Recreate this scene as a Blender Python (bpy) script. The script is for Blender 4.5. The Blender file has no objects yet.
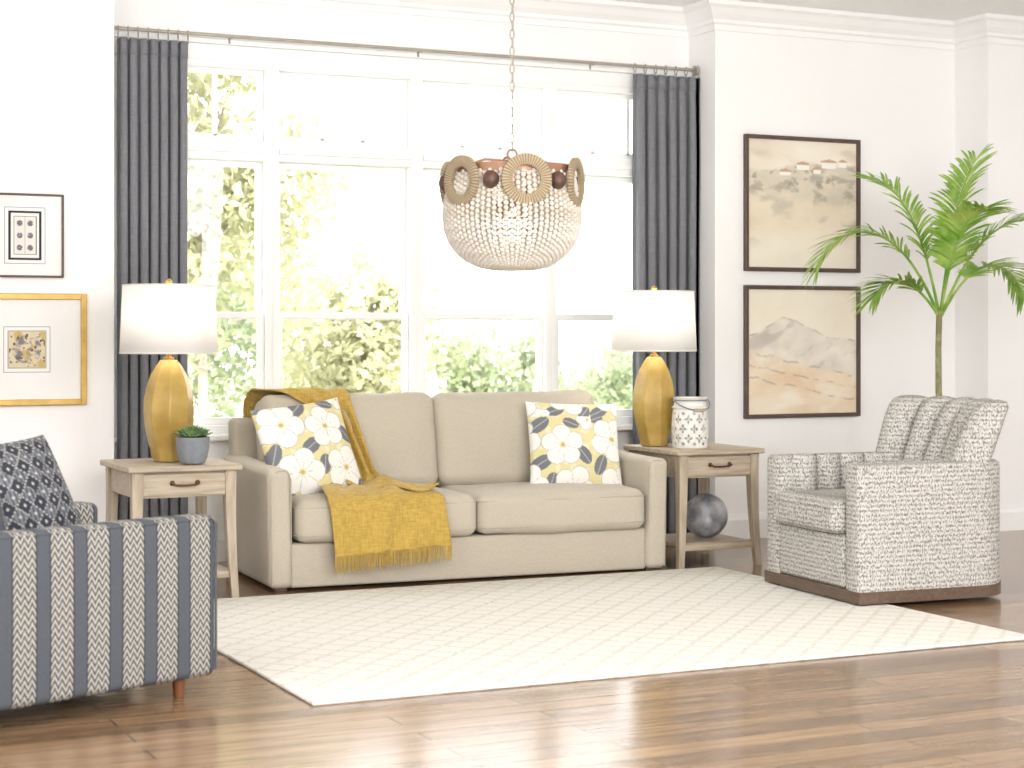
import bpy, bmesh, math, random
import numpy as np
from mathutils import Vector, Matrix, Euler, noise
random.seed(7); np.random.seed(7)
PI=math.pi; R=math.radians
SC=bpy.context.scene; COL=SC.collection
try:
    SC.view_settings.view_transform='Standard'; SC.view_settings.look='None'
except Exception: pass
# ---------------------------------------------------------------- helpers
def srgb(r,g,b):
    f=lambda c:(c/255/12.92) if c/255<=.04045 else ((c/255+.055)/1.055)**2.4
    return (f(r),f(g),f(b))
def rbox_data(s,r,k=3,n=1,bulge=(0,0,0),fn=None):
    h=[a/2 for a in s]; r=min(r,min(h)*.98)
    nn=n if isinstance(n,(tuple,list)) else (n,n,n)
    L=[]
    for a in range(3):
        inner=h[a]-r
        e=[inner+r*math.tan(PI/4*i/k) for i in range(k,-1,-1)]
        left=[-x for x in e]; right=e[::-1]
        mid=[-inner+2*inner*i/nn[a] for i in range(1,nn[a])]
        L.append(left+mid+right)
    d={};V=[];F=[]
    def vid(p):
        key=(round(p[0],6),round(p[1],6),round(p[2],6))
        if key in d: return d[key]
        c=[max(-(h[i]-r),min(h[i]-r,p[i])) for i in range(3)]
        q=Vector([p[i]-c[i] for i in range(3)])
        if q.length>1e-9: q=q.normalized()*r
        o=[c[i]+q[i] for i in range(3)]
        w=[o[i]/h[i] for i in range(3)]
        for i in range(3):
            if bulge[i]:
                j,l=(i+1)%3,(i+2)%3
                o[i]+=bulge[i]*w[i]*max(0,1-w[j]**2)*max(0,1-w[l]**2)
        if fn: o=fn(Vector(o))
        d[key]=len(V);V.append(tuple(o));return d[key]
    for a in range(3):
        b,c=(a+1)%3,(a+2)%3
        for sg in (1,-1):
            for i in range(len(L[b])-1):
                for j in range(len(L[c])-1):
                    q=[]
                    for (ii,jj) in ((i,j),(i+1,j),(i+1,j+1),(i,j+1)):
                        p=[0,0,0];p[a]=sg*h[a];p[b]=L[b][ii];p[c]=L[c][jj];q.append(vid(p))
                    if sg<0:q=q[::-1]
                    if len(set(q))==4:F.append(tuple(q))
    return V,F
class G:
    def __init__(s): s.v=[];s.f=[]
    def add(s,V,F,M=None):
        o=len(s.v)
        if M is not None: V=[tuple(M@Vector(p)) for p in V]
        s.v+= [tuple(p) for p in V]; s.f+=[tuple(i+o for i in f) for f in F]; return s
    def box(s,c,sz,rot=None,bev=.004,k=1):
        M=Matrix.Translation(c)
        if rot: M=M@Euler(rot).to_matrix().to_4x4()
        V,F=rbox_data(sz,min(bev,min(sz)*.45),k,1); return s.add(V,F,M)
    def bb(s,a,b,bev=.004):
        return s.box([(a[i]+b[i])/2 for i in range(3)],[abs(b[i]-a[i]) for i in range(3)],None,bev)
    def rbox(s,c,sz,r,k=3,n=1,bulge=(0,0,0),fn=None,rot=None):
        M=Matrix.Translation(c)
        if rot: M=M@Euler(rot).to_matrix().to_4x4()
        V,F=rbox_data(sz,r,k,n,bulge,fn); return s.add(V,F,M)
    def tube(s,pts,r,n=8,closed=False,cap=True):
        pts=[Vector(p) for p in pts]; m=len(pts); rr=r if isinstance(r,(list,tuple)) else [r]*m
        up=None;V=[]
        for i,p in enumerate(pts):
            if closed: t=pts[(i+1)%m]-pts[i-1]
            else: t=pts[min(i+1,m-1)]-pts[max(i-1,0)]
            if t.length<1e-9:t=Vector((0,0,1))
            t.normalize()
            if up is None:
                up=Vector((0,0,1)) if abs(t.z)<.9 else Vector((1,0,0))
            x=up-t*up.dot(t)
            if x.length<1e-6: x=t.orthogonal()
            x.normalize(); y=t.cross(x); up=x
            for j in range(n):
                a=2*PI*j/n; V.append(tuple(p+(x*math.cos(a)+y*math.sin(a))*rr[i]))
        F=[]
        for i in range(m if closed else m-1):
            i2=(i+1)%m
            for j in range(n):
                j2=(j+1)%n;F.append((i*n+j,i*n+j2,i2*n+j2,i2*n+j))
        if not closed and cap:
            F.append(tuple(range(n-1,-1,-1)));F.append(tuple((m-1)*n+j for j in range(n)))
        return s.add(V,F)
    def lathe(s,prof,c=(0,0,0),n=32,fn=None,cap=True):
        V=[];F=[];m=len(prof)
        for i,(r,z) in enumerate(prof):
            for j in range(n):
                a=2*PI*j/n; q=r*(fn(a,z) if fn else 1)
                V.append((c[0]+q*math.cos(a),c[1]+q*math.sin(a),c[2]+z))
        for i in range(m-1):
            for j in range(n):
                j2=(j+1)%n;F.append((i*n+j,i*n+j2,(i+1)*n+j2,(i+1)*n+j))
        if cap:
            F.append(tuple(range(n-1,-1,-1)));F.append(tuple((m-1)*n+j for j in range(n)))
        return s.add(V,F)
    def ball(s,c,r,n=10,m=7,sc=(1,1,1),M=None):
        V=[(0,0,-1)];F=[]
        for i in range(1,m):
            ph=-PI/2+PI*i/m
            for j in range(n):
                a=2*PI*j/n;V.append((math.cos(ph)*math.cos(a),math.cos(ph)*math.sin(a),math.sin(ph)))
        V.append((0,0,1))
        for j in range(n):
            j2=(j+1)%n;F.append((0,1+j2,1+j));F.append((len(V)-1,1+(m-2)*n+j,1+(m-2)*n+j2))
            for i in range(m-2):F.append((1+i*n+j,1+i*n+j2,1+(i+1)*n+j2,1+(i+1)*n+j))
        MM=Matrix.Translation(c)@(M if M is not None else Matrix())@Matrix.Diagonal((r*sc[0],r*sc[1],r*sc[2],1))
        return s.add(V,F,MM)
    def torus(s,M,Rr,r,n=20,m=8,sx=1):
        pts=[M@Vector((Rr*sx*math.cos(2*PI*i/n),Rr*math.sin(2*PI*i/n),0)) for i in range(n)]
        return s.tube(pts,r,m,closed=True)
    def loft(s,path,sec,cap=True):
        V=[];k=None
        for i,(x,y,nx,ny,u) in enumerate(path):
            S=sec(u,i);k=len(S)
            for (n,z) in S: V.append((x+n*nx,y+n*ny,z))
        F=[]
        for i in range(len(path)-1):
            for j in range(k):
                j2=(j+1)%k;F.append((i*k+j,(i+1)*k+j,(i+1)*k+j2,i*k+j2))
        if cap:
            F.append(tuple(range(k)));F.append(tuple((len(path)-1)*k+j for j in range(k-1,-1,-1)))
        return s.add(V,F)
    def build(s,name,mat,parent=None,smooth=True,colfn=None,solid=0,fix=True,kind=None):
        me=bpy.data.meshes.new(name);me.from_pydata(s.v,[],s.f)
        if fix and len(s.f)<60000:
            bm=bmesh.new();bm.from_mesh(me);bmesh.ops.recalc_face_normals(bm,faces=bm.faces);bm.to_mesh(me);bm.free()
        if colfn:
            at=me.color_attributes.new('Col','FLOAT_COLOR','POINT')
            arr=np.ones((len(s.v),4),dtype=np.float32)
            for i,p in enumerate(s.v): arr[i,:3]=colfn(p)
            at.data.foreach_set('color',arr.ravel())
        me.polygons.foreach_set('use_smooth',[smooth]*len(me.polygons))
        if smooth:
            try: me.set_sharp_from_angle(angle=R(42))
            except Exception: pass
        o=bpy.data.objects.new(name,me);COL.objects.link(o)
        if mat: me.materials.append(mat)
        if parent: o.parent=parent
        if solid:
            m=o.modifiers.new('s','SOLIDIFY');m.thickness=solid;m.offset=0
        if kind:o['kind']=kind
        return o
def tag(o,label,cat,group=None,kind=None):
    o['label']=label;o['category']=cat
    if group:o['group']=group
    if kind:o['kind']=kind
    return o
def thing(name,label,cat,loc=(0,0,0),rz=0,group=None):
    o=bpy.data.objects.new(name,None);COL.objects.link(o);o.location=loc;o.rotation_euler=(0,0,rz);o.empty_display_size=.1
    return tag(o,label,cat,group)
# ---------------------------------------------------------------- camera geometry (used to survey positions on real planes)
FPX=1800.;HOR=335.;TH=R(25.3);ST,CT=math.sin(TH),math.cos(TH);HC=1.28
def wl(px,py,Y):
    u=(px-512)/FPX;t=Y/(CT-u*ST);return Vector((t*(ST+u*CT),Y,HC-(py-HOR)/FPX*t))
cam=bpy.data.cameras.new('camera');co=bpy.data.objects.new('camera',cam);COL.objects.link(co)
co.location=(0,0,HC);co.rotation_euler=(PI/2,0,-TH);cam.sensor_width=36;cam.lens=FPX/1024*36
cam.shift_y=-(384-HOR)/1024;cam.clip_end=300;SC.camera=co
cam.dof.use_dof=True;cam.dof.focus_distance=9.2;cam.dof.aperture_fstop=3.2
# ---------------------------------------------------------------- materials
def newmat(name):
    m=bpy.data.materials.new(name);m.use_nodes=True;nt=m.node_tree
    return m,nt,nt.nodes['Principled BSDF']
def N(nt,t,**k):
    n=nt.nodes.new(t)
    for a,b in k.items():
        if a in n.inputs.keys(): n.inputs[a].default_value=b
        else: setattr(n,a,b)
    return n
def mat(name,c,rough=.5,metal=0,var=None,bump=None,emis=None,stretch=None,spec=None,c2=None,coat=0):
    m,nt,b=newmat(name);lk=nt.links.new
    b.inputs['Base Color'].default_value=(*c,1);b.inputs['Roughness'].default_value=rough;b.inputs['Metallic'].default_value=metal
    if spec is not None:b.inputs['Specular IOR Level'].default_value=spec
    if coat:b.inputs['Coat Weight'].default_value=coat
    tc=N(nt,'ShaderNodeTexCoord');mp=N(nt,'ShaderNodeMapping')
    if stretch:mp.inputs['Scale'].default_value=stretch
    lk(tc.outputs['Object'],mp.inputs['Vector'])
    if var:
        n=N(nt,'ShaderNodeTexNoise');n.inputs['Scale'].default_value=var[0];n.inputs['Detail'].default_value=5
        lk(mp.outputs[0],n.inputs['Vector']);r=N(nt,'ShaderNodeValToRGB')
        d=c2 if c2 else tuple(x*(1-var[1]) for x in c)
        r.color_ramp.elements[0].position=.35;r.color_ramp.elements[1].position=.65
        r.color_ramp.elements[0].color=(*d,1);r.color_ramp.elements[1].color=(*c,1)
        lk(n.outputs['Fac'],r.inputs['Fac']);lk(r.outputs['Color'],b.inputs['Base Color'])
    if bump:
        n=N(nt,'ShaderNodeTexNoise');n.inputs['Scale'].default_value=bump[0];n.inputs['Detail'].default_value=3
        lk(mp.outputs[0],n.inputs['Vector']);bp=N(nt,'ShaderNodeBump');bp.inputs['Strength'].default_value=bump[1];bp.inputs['Distance'].default_value=.01
        lk(n.outputs['Fac'],bp.inputs['Height']);lk(bp.outputs[0],b.inputs['Normal'])
    if emis:
        b.inputs['Emission Color'].default_value=(*emis[0],1);b.inputs['Emission Strength'].default_value=emis[1]
    return m
def vcmat(name,rough=.9,bump=None):
    m,nt,b=newmat(name);a=N(nt,'ShaderNodeAttribute',attribute_name='Col');nt.links.new(a.outputs['Color'],b.inputs['Base Color'])
    b.inputs['Roughness'].default_value=rough;b.inputs['Specular IOR Level'].default_value=.2
    if bump:
        tc=N(nt,'ShaderNodeTexCoord');n=N(nt,'ShaderNodeTexNoise');n.inputs['Scale'].default_value=bump[0]
        nt.links.new(tc.outputs['Object'],n.inputs['Vector']);bp=N(nt,'ShaderNodeBump');bp.inputs['Strength'].default_value=bump[1];bp.inputs['Distance'].default_value=.01
        nt.links.new(n.outputs['Fac'],bp.inputs['Height']);nt.links.new(bp.outputs[0],b.inputs['Normal'])
    return m
def fabric(name,c,scale=1,var=.18,strength=.35):
    m,nt,b=newmat(name);lk=nt.links.new
    b.inputs['Roughness'].default_value=.95;b.inputs['Specular IOR Level'].default_value=.15
    b.inputs['Sheen Weight'].default_value=.15
    tc=N(nt,'ShaderNodeTexCoord');outs=[]
    for st in ((220,220,40),(40,40,260)):
        mp=N(nt,'ShaderNodeMapping');mp.inputs['Scale'].default_value=tuple(x*scale for x in st);lk(tc.outputs['Object'],mp.inputs['Vector'])
        n=N(nt,'ShaderNodeTexNoise');n.inputs['Scale'].default_value=1;n.inputs['Detail'].default_value=2;lk(mp.outputs[0],n.inputs['Vector']);outs.append(n)
    ad=N(nt,'ShaderNodeMath',operation='ADD');lk(outs[0].outputs['Fac'],ad.inputs[0]);lk(outs[1].outputs['Fac'],ad.inputs[1])
    r=N(nt,'ShaderNodeMapRange');r.inputs['From Min'].default_value=.75;r.inputs['From Max'].default_value=1.25;lk(ad.outputs[0],r.inputs['Value'])
    mx=N(nt,'ShaderNodeMix',data_type='RGBA');mx.inputs[6].default_value=(*[x*(1-var) for x in c],1);mx.inputs[7].default_value=(*[min(1,x*(1+var*.6)) for x in c],1)
    lk(r.outputs[0],mx.inputs[0]);lk(mx.outputs[2],b.inputs['Base Color'])
    bp=N(nt,'ShaderNodeBump');bp.inputs['Strength'].default_value=strength;bp.inputs['Distance'].default_value=.004
    lk(ad.outputs[0],bp.inputs['Height']);lk(bp.outputs[0],b.inputs['Normal'])
    return m
M={}
M['wall']=mat('wall_paint',srgb(248,247,246),.7,bump=(60,.03),var=(1.5,.02))
M['ceil']=mat('ceiling_paint',srgb(251,251,251),.8,var=(2,.01))
M['trim']=mat('white_trim_paint',srgb(247,247,246),.4,var=(3,.02))
M['sofa']=fabric('sofa_linen',srgb(189,180,163),1.3,.08,.15)
M['sofa2']=fabric('sofa_linen_welt',srgb(176,167,150),1.3,.08,.15)
M['throw']=fabric('mustard_knit',srgb(188,157,80),.5,.2,.6)
M['curtain']=fabric('slate_curtain_linen',srgb(125,126,131),.6,.1,.2)
M['oak']=mat('weathered_oak',srgb(190,176,155),.5,var=(6,.2),stretch=(1,9,9),bump=(30,.1),c2=srgb(163,148,127))
M['oakv']=mat('weathered_oak_upright',srgb(188,174,153),.5,var=(6,.2),stretch=(9,9,1),bump=(30,.1),c2=srgb(163,148,127))
M['bronze']=mat('dark_bronze',srgb(105,72,50),.35,.6,var=(30,.2))
M['gold']=mat('mustard_gold_glaze',srgb(190,160,86),.42,.05,var=(7,.2),coat=.15,c2=srgb(162,132,60),bump=(9,.15))
M['brass']=mat('brass',srgb(196,150,80),.3,.9,var=(20,.1))
M['darkwood']=mat('dark_walnut',srgb(108,88,74),.4,var=(8,.3),stretch=(1,9,9))
M['legwood']=mat('brown_leg_wood',srgb(140,86,52),.4,var=(8,.3))
M['silver']=mat('brushed_nickel',srgb(176,168,158),.35,.3,var=(20,.1))
M['copper']=mat('rose_copper',srgb(166,124,98),.45,.3,var=(25,.25))
M['bead']=mat('pale_wood_bead',srgb(230,225,216),.6,var=(18,.25),c2=srgb(204,193,176))
M['ballwood']=mat('brown_wood_ball',srgb(96,68,56),.45,var=(25,.3))
M['pot']=mat('grey_concrete',srgb(134,138,144),.75,var=(30,.15),bump=(60,.2))
M['succ']=mat('succulent_green',srgb(78,110,64),.5,var=(20,.3),c2=srgb(118,146,88))
M['stem']=mat('palm_stem',srgb(150,154,104),.6,var=(25,.3),c2=srgb(128,118,80))
M['ceramic']=mat('white_ceramic',srgb(228,226,219),.35,var=(15,.06))
M['inner']=mat('lantern_pale_filler',srgb(222,219,212),.6,var=(15,.06))  # pale tone close to the shell, lightens the unlit lantern openings
M['goldframe']=mat('gold_leaf',srgb(204,166,84),.4,.3,var=(14,.2),bump=(40,.1))
M['blackframe']=mat('espresso_frame',srgb(88,68,58),.4,var=(12,.2))
M['mat']=mat('picture_mat',srgb(238,237,234),.9,var=(30,.01))
M['vc']=vcmat('painted_print',.75,(180,.08))
M['vcfab']=vcmat('printed_cotton',.95,(260,.15))
M['orb']=mat('mottled_orb',srgb(196,196,198),.45,.1,var=(11,.4),bump=(18,.5),c2=srgb(120,122,128))
m,nt,b=newmat('lamp_shade_linen');b.inputs['Base Color'].default_value=(.92,.91,.89,1);b.inputs['Roughness'].default_value=.9
tr=N(nt,'ShaderNodeBsdfTranslucent');tr.inputs['Color'].default_value=(1,.98,.95,1);mx=N(nt,'ShaderNodeMixShader');mx.inputs[0].default_value=.35
nt.links.new(b.outputs[0],mx.inputs[1]);nt.links.new(tr.outputs[0],mx.inputs[2]);nt.links.new(mx.outputs[0],nt.nodes['Material Output'].inputs[0]);M['shade']=m
m,nt,b=newmat('window_glass');tr=N(nt,'ShaderNodeBsdfTransparent');gl=N(nt,'ShaderNodeBsdfGlossy');gl.inputs['Roughness'].default_value=.02;mx=N(nt,'ShaderNodeMixShader');mx.inputs[0].default_value=.03
nt.links.new(tr.outputs[0],mx.inputs[1]);nt.links.new(gl.outputs[0],mx.inputs[2]);nt.links.new(mx.outputs[0],nt.nodes['Material Output'].inputs[0]);M['glass']=m
M['bulb']=mat('warm_bulb',srgb(255,240,216),.3,emis=(srgb(255,222,184),1.0))
# floor
m,nt,b=newmat('oak_plank_floor');lk=nt.links.new
tc=N(nt,'ShaderNodeTexCoord')
br=N(nt,'ShaderNodeTexBrick');br.offset=.37;br.offset_frequency=2
for k_,v_ in (('Scale',1),('Brick Width',1.35),('Row Height',.125),('Mortar Size',.0026),('Mortar Smooth',.2),('Bias',0)): br.inputs[k_].default_value=v_
br.inputs['Color1'].default_value=(0,0,0,1);br.inputs['Color2'].default_value=(1,1,1,1);br.inputs['Mortar'].default_value=(.5,.5,.5,1)
lk(tc.outputs['Object'],br.inputs['Vector'])
mp=N(nt,'ShaderNodeMapping');mp.inputs['Scale'].default_value=(1.2,14,1);lk(tc.outputs['Object'],mp.inputs['Vector'])
n1=N(nt,'ShaderNodeTexNoise');n1.inputs['Scale'].default_value=2.5;n1.inputs['Detail'].default_value=6;n1.inputs['Distortion'].default_value=.6;lk(mp.outputs[0],n1.inputs['Vector'])
ad=N(nt,'ShaderNodeMath',operation='MULTIPLY_ADD');ad.inputs[1].default_value=.40;lk(br.outputs['Color'],ad.inputs[0]);lk(n1.outputs['Fac'],ad.inputs[2])
rp=N(nt,'ShaderNodeValToRGB');e=rp.color_ramp.elements;e[0].position=.36;e[0].color=(*srgb(98,74,54),1);e[1].position=1.0;e[1].color=(*srgb(170,138,104),1)
lk(ad.outputs[0],rp.inputs['Fac'])
mo=N(nt,'ShaderNodeMix',data_type='RGBA');mo.inputs[7].default_value=(*srgb(50,36,26),1);lk(br.outputs['Fac'],mo.inputs[0]);lk(rp.outputs['Color'],mo.inputs[6]);lk(mo.outputs[2],b.inputs['Base Color'])
b.inputs['Roughness'].default_value=.2;b.inputs['Coat Weight'].default_value=.15;b.inputs['Coat Roughness'].default_value=.1
bp=N(nt,'ShaderNodeBump');bp.inputs['Strength'].default_value=.4;bp.inputs['Distance'].default_value=.004;bp.invert=True
lk(br.outputs['Fac'],bp.inputs['Height'])
n2=N(nt,'ShaderNodeTexNoise');n2.inputs['Scale'].default_value=3;mp2=N(nt,'ShaderNodeMapping');mp2.inputs['Scale'].default_value=(1,5,1);lk(tc.outputs['Object'],mp2.inputs['Vector']);lk(mp2.outputs[0],n2.inputs['Vector'])
bp2=N(nt,'ShaderNodeBump');bp2.inputs['Strength'].default_value=.10;bp2.inputs['Distance'].default_value=.01;lk(n2.outputs['Fac'],bp2.inputs['Height']);lk(bp.outputs[0],bp2.inputs['Normal']);lk(bp2.outputs[0],b.inputs['Normal'])
M['floor']=m
def mth(nt,op,a,b_=None,c=None):
    n=N(nt,'ShaderNodeMath',operation=op)
    for i,x in enumerate((a,b_,c)):
        if x is None: continue
        if isinstance(x,(int,float)): n.inputs[i].default_value=x
        else: nt.links.new(x,n.inputs[i])
    return n.outputs[0]
def tri(nt,x): # 0..1 triangle
    return mth(nt,'MULTIPLY',mth(nt,'ABSOLUTE',mth(nt,'SUBTRACT',mth(nt,'FRACT',x),.5)),2)
m,nt,b=newmat('ivory_trellis_rug');lk=nt.links.new;tc=N(nt,'ShaderNodeTexCoord');sp=N(nt,'ShaderNodeSeparateXYZ');lk(tc.outputs['Object'],sp.inputs[0])
p=tri(nt,mth(nt,'MULTIPLY',mth(nt,'ADD',sp.outputs[0],sp.outputs[1]),6.0));q=tri(nt,mth(nt,'MULTIPLY',mth(nt,'SUBTRACT',sp.outputs[0],sp.outputs[1]),6.0))
mxx=mth(nt,'MAXIMUM',p,q);ln=mth(nt,'GREATER_THAN',mxx,.82)
mx=N(nt,'ShaderNodeMix',data_type='RGBA');mx.inputs[6].default_value=(*srgb(240,237,229),1);mx.inputs[7].default_value=(*srgb(200,193,178),1)
n=N(nt,'ShaderNodeTexNoise');n.inputs['Scale'].default_value=70;lk(tc.outputs['Object'],n.inputs['Vector'])
nf=N(nt,'ShaderNodeMapRange');nf.inputs['From Min'].default_value=.3;nf.inputs['From Max'].default_value=.65;lk(n.outputs['Fac'],nf.inputs['Value'])
lk(mth(nt,'MULTIPLY',mth(nt,'ADD',mth(nt,'MULTIPLY',ln,.55),.08),nf.outputs[0]),mx.inputs[0]);lk(mx.outputs[2],b.inputs['Base Color']);b.inputs['Roughness'].default_value=1;b.inputs['Specular IOR Level'].default_value=.1
n=N(nt,'ShaderNodeTexNoise');n.inputs['Scale'].default_value=160;lk(tc.outputs['Object'],n.inputs['Vector'])
bp=N(nt,'ShaderNodeBump');bp.inputs['Strength'].default_value=.5;bp.inputs['Distance'].default_value=.01;lk(mth(nt,'ADD',n.outputs['Fac'],mth(nt,'MULTIPLY',ln,-.5)),bp.inputs['Height']);lk(bp.outputs[0],b.inputs['Normal']);M['rug']=m
def stripe(name,axis):
    m,nt,b=newmat(name);lk=nt.links.new;tc=N(nt,'ShaderNodeTexCoord');sp=N(nt,'ShaderNodeSeparateXYZ');lk(tc.outputs['Object'],sp.inputs[0])
    a=sp.outputs[axis];per=.142
    ph=mth(nt,'FRACT',mth(nt,'ADD',mth(nt,'DIVIDE',a,per),10))
    z=sp.outputs[2]
    if axis==0: z=mth(nt,'ADD',sp.outputs[2],sp.outputs[1])
    dist=mth(nt,'ABSOLUTE',mth(nt,'SUBTRACT',ph,.5))
    band=mth(nt,'LESS_THAN',dist,.30)
    zz=tri(nt,mth(nt,'DIVIDE',a,per*.2))
    zig=tri(nt,mth(nt,'ADD',mth(nt,'MULTIPLY',z,38),mth(nt,'MULTIPLY',zz,1.0)))
    nn=N(nt,'ShaderNodeTexNoise');nn.inputs['Scale'].default_value=90;lk(tc.outputs['Object'],nn.inputs['Vector'])
    cr=mth(nt,'GREATER_THAN',mth(nt,'ADD',zig,mth(nt,'MULTIPLY',nn.outputs['Fac'],.5)),.76)
    edge=mth(nt,'LESS_THAN',mth(nt,'ABSOLUTE',mth(nt,'SUBTRACT',dist,.315)),.018)
    mask=mth(nt,'MULTIPLY',band,cr)
    n=N(nt,'ShaderNodeTexNoise');n.inputs['Scale'].default_value=220;lk(tc.outputs['Object'],n.inputs['Vector'])
    m1=N(nt,'ShaderNodeMix',data_type='RGBA');m1.inputs[6].default_value=(*srgb(98,103,110),1);m1.inputs[7].default_value=(*srgb(202,196,182),1);lk(mask,m1.inputs[0])
    m2=N(nt,'ShaderNodeMix',data_type='RGBA');m2.inputs[7].default_value=(*srgb(70,75,83),1);lk(edge,m2.inputs[0]);lk(m1.outputs[2],m2.inputs[6])
    m3=N(nt,'ShaderNodeMix',data_type='RGBA',blend_type='MULTIPLY');m3.inputs[0].default_value=.35;lk(m2.outputs[2],m3.inputs[6]);lk(n.outputs['Fac'],m3.inputs[7])
    lk(m3.outputs[2],b.inputs['Base Color'])
    b.inputs['Roughness'].default_value=.95;b.inputs['Specular IOR Level'].default_value=.15
    bp=N(nt,'ShaderNodeBump');bp.inputs['Strength'].default_value=.5;bp.inputs['Distance'].default_value=.004;lk(mth(nt,'ADD',mask,n.outputs['Fac']),bp.inputs['Height']);lk(bp.outputs[0],b.inputs['Normal'])
    return m
M['stripe_y']=stripe('slate_stripe_side',1);M['stripe_x']=stripe('slate_stripe_front',0)
m,nt,b=newmat('brush_mark_weave');lk=nt.links.new;tc=N(nt,'ShaderNodeTexCoord')
mp=N(nt,'ShaderNodeMapping');mp.inputs['Scale'].default_value=(160,160,82);lk(tc.outputs['Object'],mp.inputs['Vector'])
n=N(nt,'ShaderNodeTexNoise');n.inputs['Scale'].default_value=1;n.inputs['Detail'].default_value=1.5;n.inputs['Distortion'].default_value=.4;lk(mp.outputs[0],n.inputs['Vector'])
sp=N(nt,'ShaderNodeSeparateXYZ');lk(tc.outputs['Object'],sp.inputs[0])
row=tri(nt,mth(nt,'MULTIPLY',sp.outputs[2],46))
v=mth(nt,'ADD',n.outputs['Fac'],mth(nt,'MULTIPLY',row,.14))
rp=N(nt,'ShaderNodeValToRGB');e=rp.color_ramp.elements;e[0].position=.50;e[0].color=(*srgb(208,204,197),1);e[1].position=.70;e[1].color=(*srgb(126,123,120),1);lk(v,rp.inputs['Fac'])
lk(rp.outputs['Color'],b.inputs['Base Color']);b.inputs['Roughness'].default_value=.95;b.inputs['Specular IOR Level'].default_value=.15
bp=N(nt,'ShaderNodeBump');bp.inputs['Strength'].default_value=.12;bp.inputs['Distance'].default_value=.003;bp.invert=True;lk(v,bp.inputs['Height']);lk(bp.outputs[0],b.inputs['Normal']);M['brush']=m
def leafmat(name,c1,c2,sc=2.2,tf=.4):
    m,nt,b=newmat(name);lk=nt.links.new;tc=N(nt,'ShaderNodeTexCoord');n=N(nt,'ShaderNodeTexNoise');n.inputs['Scale'].default_value=sc;lk(tc.outputs['Object'],n.inputs['Vector'])
    r=N(nt,'ShaderNodeValToRGB');r.color_ramp.elements[0].position=.35;r.color_ramp.elements[1].position=.65;r.color_ramp.elements[0].color=(*c1,1);r.color_ramp.elements[1].color=(*c2,1);lk(n.outputs['Fac'],r.inputs['Fac']);lk(r.outputs['Color'],b.inputs['Base Color'])
    tr=N(nt,'ShaderNodeBsdfTranslucent');lk(r.outputs['Color'],tr.inputs['Color']);mx=N(nt,'ShaderNodeMixShader');mx.inputs[0].default_value=tf;b.inputs['Roughness'].default_value=.5
    lk(b.outputs[0],mx.inputs[1]);lk(tr.outputs[0],mx.inputs[2]);lk(mx.outputs[0],nt.nodes['Material Output'].inputs[0]);return m
M['leafA']=leafmat('leaf_yellow_green',srgb(172,174,140),srgb(206,203,168))
M['leafB']=leafmat('leaf_mid_green',srgb(148,160,130),srgb(184,191,156))
M['palm']=leafmat('palm_green',srgb(132,178,70),srgb(190,216,118),8,.4)
M['bark']=mat('bark',srgb(175,166,152),.9,var=(12,.3))
M['lawn']=mat('lawn',srgb(198,204,176),.95,var=(6,.2))
# ---------------------------------------------------------------- room
ZC=3.35;YW=9.92;YF=9.6
XL,XR=-1.2,9.2
def struct(name,g,mt,smooth=False,parent=None): return g.build(name,mt,parent,smooth,kind='structure')
struct('floor',G().bb((XL-.2,-1.4,-.1),(XR+.2,10.1,0),.001),M['floor'])
struct('ceiling',G().bb((XL-.2,-1.4,ZC),(XR+.2,10.1,ZC+.1),.001),M['ceil'])
struct('wall_left',G().bb((XL-.15,-1.4,0),(XL,10.07,ZC),.001),M['wall'])
struct('wall_right',G().bb((XR,-1.4,0),(XR+.15,10.07,ZC),.001),M['wall'])
struct('wall_front',G().bb((XL,-1.4,0),(XR,-1.25,ZC),.001),M['wall'])
XA,XB,XP=2.187,5.938,7.81
struct('wall_back_left',G().bb((XL,YF,0),(XA,10.07,ZC),.001),M['wall'])
struct('wall_back_right',G().bb((XB,YF,0),(XP,10.07,ZC),.001),M['wall'])
struct('wall_back_pier',G().bb((XP,9.27,0),(XR,10.07,ZC),.001),M['wall'])
ZS,ZH=.72,2.83;W0=2.272;WW=.89
g=G();g.bb((XA,YW,0),(XB,10.07,ZS),.001);g.bb((XA,YW,ZH),(XB,10.07,ZC),.001);g.bb((XA,YW,ZS),(W0,10.07,ZH),.001);g.bb((W0+4*WW,YW,ZS),(XB,10.07,ZH),.001)
struct('wall_back_window',g,M['wall'])
def sweep(name,path,prof,mt):
    g=G();V=[];k=len(prof);n=len(path)
    nr=[]
    for i in range(n-1):
        d=(Vector(path[i+1])-Vector(path[i])).normalized();nr.append(Vector((d.y,-d.x)))
    for i,p in enumerate(path):
        if i==0:mv=nr[0]
        elif i==n-1:mv=nr[-1]
        else:
            a,b_=nr[i-1],nr[i];mv=(a+b_)/(1+a.dot(b_))
        for (o,z) in prof: V.append((p[0]+mv.x*o,p[1]+mv.y*o,z))
    F=[]
    for i in range(n-1):
        for j in range(k):
            j2=(j+1)%k;F.append((i*k+j,(i+1)*k+j,(i+1)*k+j2,i*k+j2))
    F.append(tuple(range(k)));F.append(tuple((n-1)*k+j for j in range(k)))
    g.add(V,F);return g.build(name,mt,None,False,kind='structure')
WP=[(XL,YF),(XA,YF),(XA,YW),(XB,YW),(XB,YF),(XP,YF),(XP,9.27),(XR,9.27)]
sweep('trim_1',WP,[(0,ZC),(.11,ZC),(.11,ZC-.025),(.085,ZC-.04),(.06,ZC-.075),(.03,ZC-.105),(.03,ZC-.125),(.015,ZC-.135),(.015,ZC-.17),(0,ZC-.17)],M['trim'])
sweep('baseboard_back',WP,[(0,0),(.02,0),(.02,.12),(.012,.14),(.008,.16),(0,.16)],M['trim'])
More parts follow.
